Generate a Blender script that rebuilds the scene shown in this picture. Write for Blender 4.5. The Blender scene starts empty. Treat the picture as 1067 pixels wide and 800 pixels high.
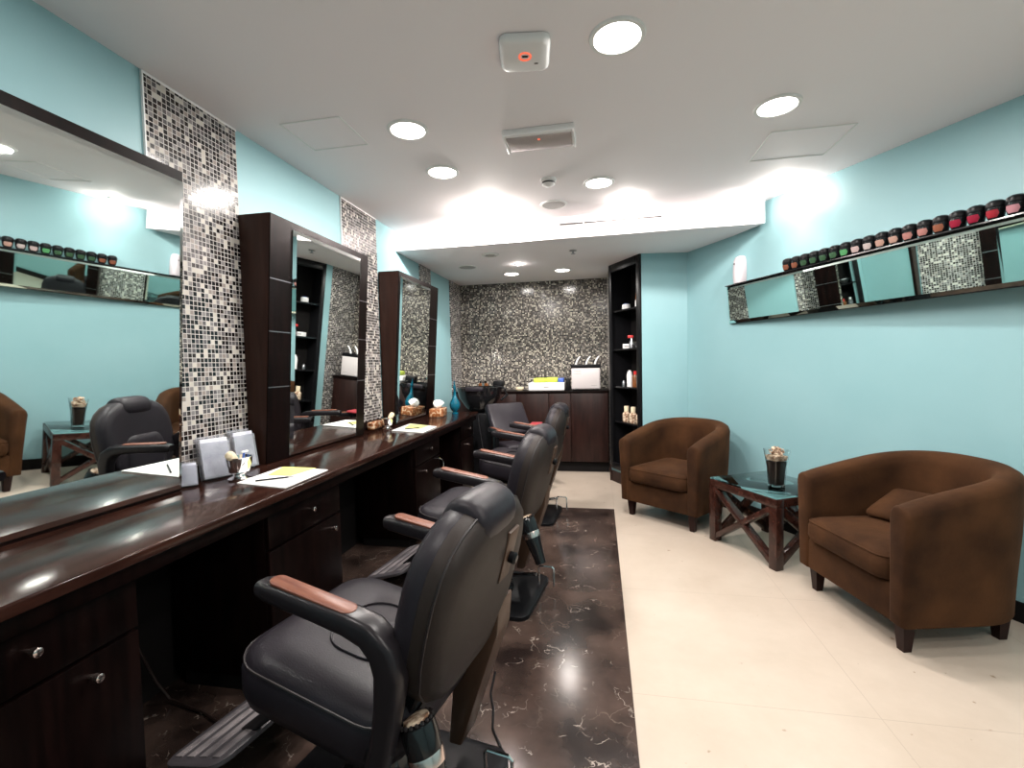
import bpy, bmesh, math, random
from mathutils import Vector, Matrix
random.seed(7)
PI = math.pi
SC = bpy.context.scene
COL = SC.collection

# ------------------------------------------------------------------ camera, world, exposure
CAM_Z = 1.35
cam_d = bpy.data.cameras.new('camera'); cam = bpy.data.objects.new('camera', cam_d); COL.objects.link(cam)
cam_d.sensor_width = 36.0; cam_d.sensor_fit = 'HORIZONTAL'; cam_d.lens = 36.0 * 487.386 / 1067.0
cam_d.clip_start = .02
R_right = Vector((0.98278379, 0.18345212, -0.02193973))
R_up = Vector((0.01353891, 0.04692085, 0.99880685))
R_fwd = Vector((-0.18426267, 0.98190822, -0.0436293))
cm = Matrix((R_right, R_up, -R_fwd)).transposed().to_4x4(); cm.translation = (0, 0, CAM_Z)
cam.matrix_world = cm
SC.camera = cam
SC.view_settings.view_transform = 'Standard'
try: SC.view_settings.look = 'None'
except Exception: pass
SC.view_settings.gamma = 1.0; SC.view_settings.use_curve_mapping = False
SC.view_settings.exposure = -0.68
w = bpy.data.worlds.new('world'); SC.world = w; w.use_nodes = True
w.node_tree.nodes['Background'].inputs[0].default_value = (.8, .85, 1, 1)
w.node_tree.nodes['Background'].inputs[1].default_value = 0.0
DOWN_W = 36.0       # round recessed downlights
SPOT_W = 95.0       # small halogen spots washing the bulkhead
WARM = (1.0, .93, .85); WHITE = (1.0, .95, .90); COOL = (.93, .96, 1.0)

# ------------------------------------------------------------------ dimensions
XL = -1.85; ZC = 2.60; ZS = 2.415; YB = 6.13; YF = -2.2
NR = Vector((.88131758, .47252442, 0)); DR = 3.1023; TR = Vector((-.47252442, .88131758, 0))
def wallR(s, z, off=0.0):           # point on the slanting right wall, off metres into the room
    return NR * (DR - off) + TR * s + Vector((0, 0, z))
CT = .845                             # counter top

# ------------------------------------------------------------------ materials
def mat(name, col, rough=.5, metal=0, **kw):
    m = bpy.data.materials.new(name); m.use_nodes = True
    b = m.node_tree.nodes['Principled BSDF']
    b.inputs['Base Color'].default_value = (*col, 1); b.inputs['Roughness'].default_value = rough
    b.inputs['Metallic'].default_value = metal
    for k, v in kw.items():
        b.inputs[k.replace('_', ' ')].default_value = v
    return m
def spec(keys, v):
    for k in keys: M[k].node_tree.nodes['Principled BSDF'].inputs['Specular IOR Level'].default_value = v
def nd(m, t, **kw):
    n = m.node_tree.nodes.new(t)
    for k, v in kw.items(): setattr(n, k, v)
    return n
def noise_mix(m, c1, c2, scale=5, lo=.35, hi=.65, detail=4, stretch=(1, 1, 1), rough=None, bump=0, bscale=None):
    nt = m.node_tree; L = nt.links.new; b = nt.nodes['Principled BSDF']
    tc = nd(m, 'ShaderNodeTexCoord'); mp = nd(m, 'ShaderNodeMapping'); mp.inputs['Scale'].default_value = stretch
    L(tc.outputs['Object'], mp.inputs['Vector'])
    n = nd(m, 'ShaderNodeTexNoise'); n.inputs['Scale'].default_value = scale; n.inputs['Detail'].default_value = detail
    L(mp.outputs[0], n.inputs['Vector'])
    r = nd(m, 'ShaderNodeValToRGB'); e = r.color_ramp.elements
    e[0].position = lo; e[0].color = (*c1, 1); e[1].position = hi; e[1].color = (*c2, 1)
    L(n.outputs['Fac'], r.inputs[0]); L(r.outputs[0], b.inputs['Base Color'])
    if bump:
        n2 = n
        if bscale:
            n2 = nd(m, 'ShaderNodeTexNoise'); n2.inputs['Scale'].default_value = bscale; L(tc.outputs['Object'], n2.inputs['Vector'])
        bp = nd(m, 'ShaderNodeBump'); bp.inputs['Strength'].default_value = bump; bp.inputs['Distance'].default_value = .01
        L(n2.outputs['Fac'], bp.inputs['Height']); L(bp.outputs[0], b.inputs['Normal'])
    return m
def emis(name, col, s):
    m = mat(name, col, .5); b = m.node_tree.nodes['Principled BSDF']
    b.inputs['Emission Color'].default_value = (*col, 1); b.inputs['Emission Strength'].default_value = s
    return m

M = {}
M['teal'] = noise_mix(mat('teal_paint', (.30, .56, .60), .45), (.250, .440, .474), (.275, .465, .50), 1.5, bump=.03, bscale=160)
M['ceil'] = mat('ceiling_paint', (.88, .82, .84), .75)
M['white'] = mat('white_plastic', (.82, .80, .80), .4)
M['whitepaint'] = mat('white_paint', (.80, .79, .78), .7)
M['mirror'] = mat('mirror_glass', (.84, .89, .87), .015, 1.0)
M['mirror_right'] = mat('shelf_mirror_glass', (.66, .82, .77), .015, 1.0)
M['wenge'] = noise_mix(mat('wenge', (.02, .01, .008), .32), (.0022, .0012, .0011), (.006, .0025, .0022), 6, stretch=(6, 6, .5))
M['wenge_side'] = noise_mix(mat('wenge_side', (.04, .02, .014), .38), (.018, .0068, .0045), (.030, .012, .008), 6, stretch=(6, 6, .5))
M['wenge_gloss'] = noise_mix(mat('wenge_gloss', (.02, .01, .008), .12), (.014, .0055, .004), (.034, .013, .009), 5, stretch=(4, .6, 4))
M['wenge_gloss'].node_tree.nodes['Principled BSDF'].inputs['Coat Weight'].default_value = .0
M['wenge_gloss'].node_tree.nodes['Principled BSDF'].inputs['Coat Roughness'].default_value = .1
M['cabinet'] = noise_mix(mat('back_cabinet_veneer', (.03, .012, .01), .35), (.012, .0045, .0038), (.024, .009, .007), 6, stretch=(5, 5, .6))
M['black'] = mat('black_satin', (.006, .006, .007), .35)
M['blackgloss'] = mat('black_gloss', (.008, .008, .009), .12)
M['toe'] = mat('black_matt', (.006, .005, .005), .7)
M['leather'] = noise_mix(mat('black_leather', (.03, .03, .034), .42), (.013, .0105, .0140), (.019, .016, .021), 3, bump=.06, bscale=220)
M['leather_back'] = noise_mix(mat('black_leather_rear', (.035, .028, .025), .5), (.018, .0125, .0110), (.025, .018, .0155), 3, bump=.06, bscale=220)
M['piping'] = mat('piping', (.010, .006, .007), .5)
M['armwood'] = noise_mix(mat('arm_wood', (.22, .07, .035), .42), (.12, .035, .02), (.19, .065, .035), 8, stretch=(1, 8, 1))
M['armblack'] = mat('arm_urethane', (.013, .011, .013), .30)
M['brownpanel'] = mat('brown_panel', (.055, .027, .015), .45)
M['chrome'] = mat('chrome', (.8, .8, .8), .12, 1)
M['brass'] = mat('rose_nickel', (.75, .62, .58), .22, 1)
M['steel'] = mat('brushed_steel', (.35, .35, .37), .35, 1)
M['alu_dark'] = mat('dark_tread', (.045, .04, .045), .45)
M['alu'] = noise_mix(mat('tread_strip', (.2, .18, .19), .5, .2), (.10, .09, .095), (.24, .215, .22), 9)
M['suede'] = noise_mix(mat('brown_suede', (.10, .045, .02), .9), (.022, .0085, .0032), (.066, .027, .010), 4.5, .3, .7, 5, bump=.12, bscale=60)
b_ = M['suede'].node_tree.nodes['Principled BSDF']; b_.inputs['Sheen Weight'].default_value = .08; b_.inputs['Sheen Roughness'].default_value = .4; b_.inputs['Sheen Tint'].default_value = (.6, .3, .15, 1)
M['leg'] = mat('dark_leg', (.018, .007, .006), .3)
M['tablewood'] = noise_mix(mat('mahogany_table', (.05, .018, .012), .25), (.022, .007, .005), (.045, .015, .010), 7, stretch=(3, 3, 3))
M['glass'] = mat('table_glass', (.62, .82, .79), .02, 0, Transmission_Weight=1.0, IOR=1.45)
M['clearglass'] = mat('clear_glass', (.95, .97, .97), .02, 0, Transmission_Weight=1.0, IOR=1.45)
M['blueglass'] = mat('blue_glass', (.0, .10, .16), .06, 0, Transmission_Weight=.4, IOR=1.5)
M['acrylic'] = mat('acrylic', (.90, .91, .96), .08, 0, Transmission_Weight=.85, IOR=1.4)
M['leaflet'] = noise_mix(mat('leaflet', (.6, .6, .68), .3), (.45, .46, .55), (.82, .82, .88), 14, .35, .65)
M['paper'] = mat('paper', (.85, .84, .82), .6)
M['yellow'] = mat('yellow_paper', (.80, .78, .20), .6)
M['greentowel'] = mat('lime_towel', (.52, .62, .08), .8)
M['cream'] = mat('cream_bristle', (.72, .60, .42), .8)
M['blue'] = mat('blue_plastic', (.05, .12, .45), .4)
M['red'] = mat('red_plastic', (.55, .03, .03), .35)
M['redfabric'] = mat('red_cloth', (.30, .02, .03), .7)
M['amber'] = mat('amber', (.16, .05, .01), .3)
M['beans'] = noise_mix(mat('coffee_beans', (.015, .008, .006), .5), (.008, .005, .004), (.03, .015, .01), 60)
M['potpourri'] = noise_mix(mat('potpourri', (.5, .33, .2), .8), (.22, .11, .06), (.75, .60, .45), 45, .4, .6)
M['grille'] = mat('grille', (.38, .36, .35), .6)
M['lens'] = mat('frosted_lens', (.42, .36, .35), .25)
M['redring'] = emis('red_led', (1.0, .16, .08), 1.2)
M['dark'] = mat('dark_slot', (.05, .04, .04), .6)
M['steril'] = mat('warmer_enamel', (.58, .53, .53), .3); M['freshener'] = mat('freshener_plastic', (.60, .54, .57), .4)
M['lamp'] = emis('lamp_diffuser', WARM, 22.0)
M['lampwarm'] = emis('halogen', (1.0, .80, .60), 7.0)
M['backsplash'] = mat('backsplash_black', (.012, .007, .006), .2)
M['darkbrown'] = mat('brown_cable', (.02, .012, .01), .4)

def leopard(name):
    m = mat(name, (.4, .15, .04), .5); nt = m.node_tree; L = nt.links.new; b = nt.nodes['Principled BSDF']
    tc = nd(m, 'ShaderNodeTexCoord'); v = nd(m, 'ShaderNodeTexVoronoi'); v.inputs['Scale'].default_value = 45
    L(tc.outputs['Object'], v.inputs['Vector'])
    r = nd(m, 'ShaderNodeValToRGB'); r.color_ramp.interpolation = 'CONSTANT'
    r.color_ramp.elements[0].color = (.02, .01, .005, 1); r.color_ramp.elements[1].position = .25; r.color_ramp.elements[1].color = (.22, .065, .012, 1)
    e = r.color_ramp.elements.new(.66); e.color = (.50, .38, .26, 1)
    L(v.outputs['Distance'], r.inputs[0]); L(r.outputs[0], b.inputs['Base Color']); return m
M['leopard'] = leopard('patterned_card')

def mosaic(name, ax, cols, pitch=.0220, grout=(.46, .43, .41), gw=.075):
    m = mat(name, (.5, .5, .5), .18); nt = m.node_tree; L = nt.links.new; b = nt.nodes['Principled BSDF']
    g = nd(m, 'ShaderNodeNewGeometry'); sp = nd(m, 'ShaderNodeSeparateXYZ'); L(g.outputs['Position'], sp.inputs[0])
    ids, fr = [], []
    for a in (ax, 'Z'):
        d = nd(m, 'ShaderNodeMath', operation='DIVIDE'); d.inputs[1].default_value = pitch; L(sp.outputs[a], d.inputs[0])
        f = nd(m, 'ShaderNodeMath', operation='FLOOR'); L(d.outputs[0], f.inputs[0]); ids.append(f)
        s = nd(m, 'ShaderNodeMath', operation='SUBTRACT'); L(d.outputs[0], s.inputs[0]); L(f.outputs[0], s.inputs[1])
        s2 = nd(m, 'ShaderNodeMath', operation='SUBTRACT'); L(s.outputs[0], s2.inputs[0]); s2.inputs[1].default_value = .5
        ab = nd(m, 'ShaderNodeMath', operation='ABSOLUTE'); L(s2.outputs[0], ab.inputs[0]); fr.append(ab)
    mx = nd(m, 'ShaderNodeMath', operation='MAXIMUM'); L(fr[0].outputs[0], mx.inputs[0]); L(fr[1].outputs[0], mx.inputs[1])
    gr = nd(m, 'ShaderNodeMath', operation='GREATER_THAN'); L(mx.outputs[0], gr.inputs[0]); gr.inputs[1].default_value = .5 - gw
    cb = nd(m, 'ShaderNodeCombineXYZ'); L(ids[0].outputs[0], cb.inputs[0]); L(ids[1].outputs[0], cb.inputs[1])
    wn = nd(m, 'ShaderNodeTexWhiteNoise', noise_dimensions='3D'); L(cb.outputs[0], wn.inputs['Vector'])
    r = nd(m, 'ShaderNodeValToRGB'); r.color_ramp.interpolation = 'CONSTANT'
    el = r.color_ramp.elements
    el[0].position = 0; el[0].color = (*cols[0][1], 1); el[1].position = cols[1][0]; el[1].color = (*cols[1][1], 1)
    for p, c in cols[2:]:
        e = el.new(p); e.color = (*c, 1)
    L(wn.outputs['Value'], r.inputs[0])
    mix = nd(m, 'ShaderNodeMix', data_type='RGBA'); L(gr.outputs[0], mix.inputs['Factor'])
    L(r.outputs[0], mix.inputs['A']); mix.inputs['B'].default_value = (*grout, 1)
    L(mix.outputs['Result'], b.inputs['Base Color'])
    ro = nd(m, 'ShaderNodeMapRange'); L(gr.outputs[0], ro.inputs[0]); ro.inputs[3].default_value = .16; ro.inputs[4].default_value = .7
    L(ro.outputs[0], b.inputs['Roughness'])
    bp = nd(m, 'ShaderNodeBump', invert=True); bp.inputs['Strength'].default_value = .3; bp.inputs['Distance'].default_value = .002
    L(gr.outputs[0], bp.inputs['Height']); L(bp.outputs[0], b.inputs['Normal'])
    return m
TC = [(0, (.008, .007, .008)), (.38, (.026, .019, .017)), (.52, (.10, .09, .095)), (.66, (.20, .185, .185)), (.79, (.50, .46, .41)), (.92, (.26, .22, .20))]
M['tileY'] = mosaic('mosaic_left', 'Y', TC)
M['tileX'] = mosaic('mosaic_back', 'X', [(0, (.010, .008, .007)), (.28, (.05, .038, .030)), (.50, (.13, .115, .10)), (.66, (.22, .195, .17)), (.82, (.48, .44, .36))], pitch=.0180, grout=(.17, .155, .145))

def floor_mat():
    m = mat('cream_floor_tile', (.7, .6, .5), .3); nt = m.node_tree; L = nt.links.new; b = nt.nodes['Principled BSDF']
    g = nd(m, 'ShaderNodeNewGeometry')
    n = nd(m, 'ShaderNodeTexNoise'); n.inputs['Scale'].default_value = 2.2; n.inputs['Detail'].default_value = 8; n.inputs['Roughness'].default_value = .65
    L(g.outputs['Position'], n.inputs['Vector'])
    r = nd(m, 'ShaderNodeValToRGB'); e = r.color_ramp.elements
    e[0].position = .3; e[0].color = (.45, .37, .30, 1); e[1].position = .7; e[1].color = (.535, .45, .375, 1)
    L(n.outputs['Fac'], r.inputs[0])
    sp = nd(m, 'ShaderNodeSeparateXYZ'); L(g.outputs['Position'], sp.inputs[0])
    last = None
    for a, off in (('X', .114), ('Y', .10)):
        s = nd(m, 'ShaderNodeMath', operation='SUBTRACT'); L(sp.outputs[a], s.inputs[0]); s.inputs[1].default_value = off
        d = nd(m, 'ShaderNodeMath', operation='PINGPONG'); L(s.outputs[0], d.inputs[0]); d.inputs[1].default_value = .45
        c = nd(m, 'ShaderNodeMath', operation='LESS_THAN'); L(d.outputs[0], c.inputs[0]); c.inputs[1].default_value = .0016
        if last:
            mx = nd(m, 'ShaderNodeMath', operation='MAXIMUM'); L(last.outputs[0], mx.inputs[0]); L(c.outputs[0], mx.inputs[1]); last = mx
        else: last = c
    sp2 = nd(m, 'ShaderNodeTexNoise'); sp2.inputs['Scale'].default_value = 16; sp2.inputs['Detail'].default_value = 3; L(g.outputs['Position'], sp2.inputs['Vector'])
    r2 = nd(m, 'ShaderNodeValToRGB'); e2 = r2.color_ramp.elements; e2[0].position = .24; e2[0].color = (.55, .45, .36, 1); e2[1].position = .30; e2[1].color = (1, 1, 1, 1)
    L(sp2.outputs['Fac'], r2.inputs[0])
    mu = nd(m, 'ShaderNodeMix', data_type='RGBA', blend_type='MULTIPLY'); mu.inputs['Factor'].default_value = 1
    L(r.outputs[0], mu.inputs['A']); L(r2.outputs[0], mu.inputs['B'])
    mix = nd(m, 'ShaderNodeMix', data_type='RGBA'); L(last.outputs[0], mix.inputs['Factor']); L(mu.outputs['Result'], mix.inputs['A']); mix.inputs['B'].default_value = (.40, .33, .27, 1)
    L(mix.outputs['Result'], b.inputs['Base Color']); return m
M['floor'] = floor_mat()

def marble_mat():
    m = mat('dark_marble', (.04, .03, .025), .13); nt = m.node_tree; L = nt.links.new; b = nt.nodes['Principled BSDF']
    g = nd(m, 'ShaderNodeNewGeometry')
    n = nd(m, 'ShaderNodeTexNoise'); n.inputs['Scale'].default_value = 3.5; n.inputs['Detail'].default_value = 6; L(g.outputs['Position'], n.inputs['Vector'])
    r = nd(m, 'ShaderNodeValToRGB'); e = r.color_ramp.elements
    e[0].position = .36; e[0].color = (.014, .009, .008, 1); e[1].position = .66; e[1].color = (.080, .052, .042, 1)
    L(n.outputs['Fac'], r.inputs[0])
    def veins(scale, warp, width, mlo, mhi, col, prev):
        wv = nd(m, 'ShaderNodeTexNoise'); wv.inputs['Scale'].default_value = scale * .9; wv.inputs['Detail'].default_value = 5; L(g.outputs['Position'], wv.inputs['Vector'])
        sc = nd(m, 'ShaderNodeVectorMath', operation='SCALE'); L(wv.outputs['Color'], sc.inputs[0]); sc.inputs['Scale'].default_value = warp
        ad = nd(m, 'ShaderNodeVectorMath', operation='ADD'); L(g.outputs['Position'], ad.inputs[0]); L(sc.outputs[0], ad.inputs[1])
        v = nd(m, 'ShaderNodeTexVoronoi', feature='DISTANCE_TO_EDGE'); v.inputs['Scale'].default_value = scale; L(ad.outputs[0], v.inputs['Vector'])
        mr = nd(m, 'ShaderNodeMapRange'); L(v.outputs['Distance'], mr.inputs[0]); mr.inputs[1].default_value = 0; mr.inputs[2].default_value = width; mr.inputs[3].default_value = 1; mr.inputs[4].default_value = 0
        mk = nd(m, 'ShaderNodeTexNoise'); mk.inputs['Scale'].default_value = scale * 1.1; mk.inputs['Detail'].default_value = 3; L(ad.outputs[0], mk.inputs['Vector'])
        mm = nd(m, 'ShaderNodeMapRange'); L(mk.outputs['Fac'], mm.inputs[0]); mm.inputs[1].default_value = mlo; mm.inputs[2].default_value = mhi
        ml = nd(m, 'ShaderNodeMath', operation='MULTIPLY'); L(mr.outputs[0], ml.inputs[0]); L(mm.outputs[0], ml.inputs[1])
        mix = nd(m, 'ShaderNodeMix', data_type='RGBA'); L(ml.outputs[0], mix.inputs['Factor']); L(prev, mix.inputs['A']); mix.inputs['B'].default_value = (*col, 1)
        return mix.outputs['Result']
    o = veins(4.0, .45, .014, .50, .78, (.16, .12, .095), r.outputs[0])
    o = veins(8, .35, .026, .57, .70, (.46, .39, .34), o)
    L(o, b.inputs['Base Color']); return m
M['marble'] = marble_mat(); M['marble'].node_tree.nodes['Principled BSDF'].inputs['Roughness'].default_value = .17

spec(['wenge', 'wenge_side', 'cabinet', 'leather', 'leather_back', 'armblack'], .22)
spec(['toe', 'black', 'backsplash', 'suede', 'leg'], .15)
spec(['wenge_gloss'], .27)
spec(['wenge'], .07)

# ------------------------------------------------------------------ mesh helpers
class MB:
    def __init__(s): s.bm = bmesh.new()
    def box(s, c, size, bev=0, seg=2, rot=None):
        t = bmesh.new(); bmesh.ops.create_cube(t, size=1)
        for v in t.verts: v.co = Vector((v.co.x * size[0], v.co.y * size[1], v.co.z * size[2]))
        if bev: bmesh.ops.bevel(t, geom=t.edges[:], offset=bev, segments=seg, affect='EDGES', profile=.5)
        X = Matrix.Translation(c) @ (rot.to_4x4() if rot is not None else Matrix.Identity(4))
        bmesh.ops.transform(t, matrix=X, verts=t.verts); s.add(t); return s
    def box2(s, a, b, bev=0, seg=2):
        a = Vector(a); b = Vector(b); return s.box((a + b) / 2, [abs(q) for q in (b - a)], bev, seg)
    def beam(s, a, b, w, h, bev=0, up=(0, 0, 1)):        # bar from a to b
        a = Vector(a); b = Vector(b); d = (b - a); x = d.normalized(); u = Vector(up)
        y = u.cross(x).normalized(); z = x.cross(y)
        return s.box((a + b) / 2, (d.length, w, h), bev, 2, Matrix((x, y, z)).transposed())
    def add(s, t):
        me = bpy.data.meshes.new('tmp'); t.to_mesh(me); t.free(); s.bm.from_mesh(me); bpy.data.meshes.remove(me)
    def lathe(s, prof, c=(0, 0, 0), n=28, rot=None, sx=1, sy=1):
        t = bmesh.new(); rings = []
        for r, z in prof:
            if r < 1e-5: rings.append([t.verts.new((0, 0, z))])
            else: rings.append([t.verts.new((r * math.cos(2 * PI * i / n) * sx, r * math.sin(2 * PI * i / n) * sy, z)) for i in range(n)])
        for a, b in zip(rings, rings[1:]):
            if len(a) == 1 and len(b) == 1: continue
            for i in range(n):
                j = (i + 1) % n
                if len(a) == 1: t.faces.new((a[0], b[j], b[i]))
                elif len(b) == 1: t.faces.new((a[i], a[j], b[0]))
                else: t.faces.new((a[i], a[j], b[j], b[i]))
        bmesh.ops.recalc_face_normals(t, faces=t.faces)
        X = Matrix.Translation(c) @ (rot.to_4x4() if rot is not None else Matrix.Identity(4))
        bmesh.ops.transform(t, matrix=X, verts=t.verts); s.add(t); return s
    def tube(s, pts, r, n=10, closed=False):
        t = bmesh.new(); pts = [Vector(p) for p in pts]; N = len(pts); rings = []
        prev = None
        for i, p in enumerate(pts):
            if closed: d = pts[(i + 1) % N] - pts[i - 1]
            else: d = pts[min(i + 1, N - 1)] - pts[max(i - 1, 0)]
            d.normalize()
            if prev is None:
                a = Vector((0, 0, 1)) if abs(d.z) < .9 else Vector((1, 0, 0)); u = d.cross(a).normalized()
            else: u = (prev - d * prev.dot(d)).normalized()
            prev = u; v = d.cross(u)
            rr = r[i] if isinstance(r, (list, tuple)) else r
            rings.append([t.verts.new(p + (u * math.cos(2 * PI * k / n) + v * math.sin(2 * PI * k / n)) * rr) for k in range(n)])
        m = N if closed else N - 1
        for i in range(m):
            a, b = rings[i], rings[(i + 1) % N]
            for k in range(n): t.faces.new((a[k], a[(k + 1) % n], b[(k + 1) % n], b[k]))
        if not closed: t.faces.new(rings[0][::-1]); t.faces.new(rings[-1])
        bmesh.ops.recalc_face_normals(t, faces=t.faces); s.add(t); return s
    def prism(s, pts, vec, bev=0, seg=2):                 # polygon extruded along vec
        t = bmesh.new(); vs = [t.verts.new(p) for p in pts]; f = t.faces.new(vs)
        r = bmesh.ops.extrude_face_region(t, geom=[f]); bmesh.ops.translate(t, vec=vec, verts=[q for q in r['geom'] if isinstance(q, bmesh.types.BMVert)])
        bmesh.ops.recalc_face_normals(t, faces=t.faces)
        if bev: bmesh.ops.bevel(t, geom=t.edges[:], offset=bev, segments=seg, affect='EDGES', profile=.5)
        s.add(t); return s
    def loft(s, rings, cap=True, closed=True):
        t = bmesh.new(); R = [[t.verts.new(p) for p in r] for r in rings]; n = len(R[0])
        for a, b in zip(R, R[1:]):
            for k in range(n if closed else n - 1): t.faces.new((a[k], a[(k + 1) % n], b[(k + 1) % n], b[k]))
        if cap: t.faces.new(R[0][::-1]); t.faces.new(R[-1])
        bmesh.ops.recalc_face_normals(t, faces=t.faces); s.add(t); return s
    def sphere(s, c, r, sx=1, sy=1, sz=1, u=16, v=10):
        t = bmesh.new(); bmesh.ops.create_uvsphere(t, u_segments=u, v_segments=v, radius=r)
        bmesh.ops.transform(t, matrix=Matrix.Translation(c) @ Matrix.Diagonal((sx, sy, sz, 1)), verts=t.verts); s.add(t); return s
    def build(s, name, m, parent=None, angle=35, smooth=True):
        me = bpy.data.meshes.new(name); s.bm.to_mesh(me); s.bm.free()
        if isinstance(m, str): m = M[m]
        me.materials.append(m)
        if smooth:
            for p in me.polygons: p.use_smooth = True
            me.set_sharp_from_angle(angle=math.radians(angle))
        o = bpy.data.objects.new(name, me); COL.objects.link(o)
        if parent is not None: o.parent = parent
        return o
def tag(o, label, cat, group=None, kind=None):
    o['label'] = label; o['category'] = cat
    if group: o['group'] = group
    if kind: o['kind'] = kind
    return o
def thing(name, label, cat, loc=(0, 0, 0), rz=0, group=None):
    o = bpy.data.objects.new(name, None); COL.objects.link(o); o.empty_display_size = .1
    o.location = loc; o.rotation_euler = (0, 0, rz); return tag(o, label, cat, group)
def struct(o): o['kind'] = 'structure'; return o
def dup(root, loc, rz, label, group=None):
    def cp(o, par):
        c = o.copy(); COL.objects.link(c); c.parent = par
        for ch in [q for q in bpy.data.objects if q.parent == o]: cp(ch, c)
        return c
    c = cp(root, None); c.location = loc; c.rotation_euler = (0, 0, rz); c['label'] = label
    if group: c['group'] = group
    return c
def rrect(w, h, r, n=6, cx=0, cy=0):
    pts = []
    for sx, sy, a0 in ((1, 1, 0), (-1, 1, 90), (-1, -1, 180), (1, -1, 270)):
        for i in range(n + 1):
            a = math.radians(a0 + 90 * i / n)
            pts.append((cx + sx * (w / 2 - r) + r * math.cos(a), cy + sy * (h / 2 - r) + r * math.sin(a)))
    return pts

# ------------------------------------------------------------------ room shell
T = .12
XR = (DR - NR.y * YF) / NR.x
C1 = Vector((.878, 4.943)); C2 = Vector((.422, 4.863)); C3 = Vector((.131, 5.394)); C4 = Vector((.108, YB))
struct(MB().box2((XL - .3, YF - .1, -.12), (XR + .4, YB + .3, 0)).build('floor', 'floor'))
struct(MB().box2((XL, YF, 0), (.114, 4.31, .003)).build('floor', 'marble'))
struct(MB().box2((XL - .3, YF - .1, ZC), (XR + .4, YB + .3, ZC + .12)).build('ceiling', 'ceil'))
struct(MB().box2((XL - T, YF, 0), (XL, YB + T, ZC)).build('wall_left', 'teal'))
struct(MB().box2((XL - T, YB, 0), (.45, YB + T, ZC)).build('wall_back', 'tileX'))
struct(MB().box2((XL - T, YF - T, 0), (XR + .1, YF, ZC)).build('wall_front', 'teal'))
def vwall(a, b, z0, z1, name, m, th=T):       # wall from a to b, thickness to the outside
    a = Vector((a[0], a[1], 0)); b = Vector((b[0], b[1], 0)); d = (b - a).normalized(); n = Vector((-d.y, d.x, 0)) * th
    pts = [a, b, b + n, a + n]
    return struct(MB().prism([(p.x, p.y, z0) for p in pts], (0, 0, z1 - z0)).build(name, m))
ra = NR * DR + TR * ((C1 - Vector((NR.x * DR, NR.y * DR))).dot(Vector((TR.x, TR.y)))); rb = Vector((XR, YF, 0))
vwall(rb, ra, 0, ZC, 'wall_right', 'teal', -T)
vwall(C1, C2, 0, ZS, 'wall_nook', 'teal', -.10)
vwall(C2, C3, 0, .15, 'wall_niche', 'teal', -.04)
vwall(C3, C4, 0, ZS, 'wall_return', 'teal', -.06)
vwall(C3 + (C4 - C3) * .20 + Vector((-.006, 0)), C4 + Vector((-.006, 0)), 0, ZS, 'trim_6', 'tileY', -.006)
# lowered ceiling at the far end
struct(MB().prism([(XL, 4.125, ZS), (1.30, 4.055, ZS), (1.10, 4.55, ZS), (.90, 4.95, ZS), (.45, 6.2, ZS), (XL, 6.2, ZS)], (0, 0, ZC - ZS)).build('trim_1', 'ceil'))
# baseboards
def bboard(a, b, name, h=.10, m='toe'):
    a = Vector((a[0], a[1], 0)); b = Vector((b[0], b[1], 0)); d = (b - a).normalized(); n = Vector((-d.y, d.x, 0)) * .015
    pts = [a - d * .0, b + d * .0, b + n, a + n]
    struct(MB().prism([(p.x, p.y, 0.0) for p in pts], (0, 0, h)).build(name, m))
bboard(rb, ra, 'baseboard_right'); bboard(C1, C2, 'baseboard_nook')
bboard(C2, C3 + Vector((.005, -.012)), 'baseboard_niche', .12, 'cabinet'); bboard(C3 + Vector((-.01, -.015)), C3 + Vector((-.01, .30)), 'baseboard_return', .12, 'cabinet')
# mosaic columns on the left wall
for y0, y1, z0, z1 in ((1.68, 2.18, .91, 2.585), (3.19, 3.73, .89, 2.585), (4.70, 5.02, .89, ZS), (5.70, YB, 0, ZS)):
    struct(MB().box2((XL, y0, z0), (XL + .010, y1, z1)).build('trim_2', 'tileY'))
    if z1 > 2.5: struct(MB().box2((XL, y0 - .006, z1), (XL + .010, y1 + .006, z1 + .012)).build('trim_3', 'white'))
    if y0 < 4: struct(MB().box2((XL, y0 - .006, z0), (XL + .011, y0, z1)).build('trim_3', 'white'))

# ------------------------------------------------------------------ ceiling fixtures
def downlight(x, y, z, r, label, power, group=None, m='lamp', halogen=False):
    t = thing('recessed_downlight' if not halogen else 'halogen_spotlight', label, 'ceiling light', (x, y, z), 0, group)
    rr = r
    MB().lathe([(rr * .80, .0), (rr * .84, -.010), (rr * .97, -.009), (rr, -.003), (rr, 0)], (0, 0, 0), 40).build('rim', 'whitepaint' if not halogen else 'chrome', t)
    MB().lathe([(0, -.004), (rr * .78, -.004), (rr * .80, -.001), (0, -.001)], (0, 0, 0), 36).build('diffuser', m, t)
    if power:
        if halogen:
            l = bpy.data.lights.new('halogen_beam', 'POINT'); l.shadow_soft_size = .03
        else:
            l = bpy.data.lights.new('downlight_beam', 'AREA'); l.shape = 'DISK'; l.size = rr * 1.5
        l.energy = power; l.color = WHITE if not halogen else (1, .93, .86)
        lo = bpy.data.objects.new('lamp_light', l); COL.objects.link(lo); lo.parent = t; lo.location = (0, 0, -.02)
    return t
GD = 'recessed ceiling downlights'
for x, y, lab in ((.084, 1.906, 'largest bright round recessed downlight beside the square access point'),
                  (.885, 2.585, 'bright round recessed downlight above the armchairs, beside the right access hatch'),
                  (-.98, 2.394, 'nearer of two bright round downlights near the left wall'),
                  (-.982, 2.955, 'farther of two bright round downlights near the left wall'),
                  (.013, 3.382, 'bright round downlight just in front of the lowered ceiling'),
                  ):
    downlight(x, y, ZC, .108, lab, DOWN_W, GD)
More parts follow.
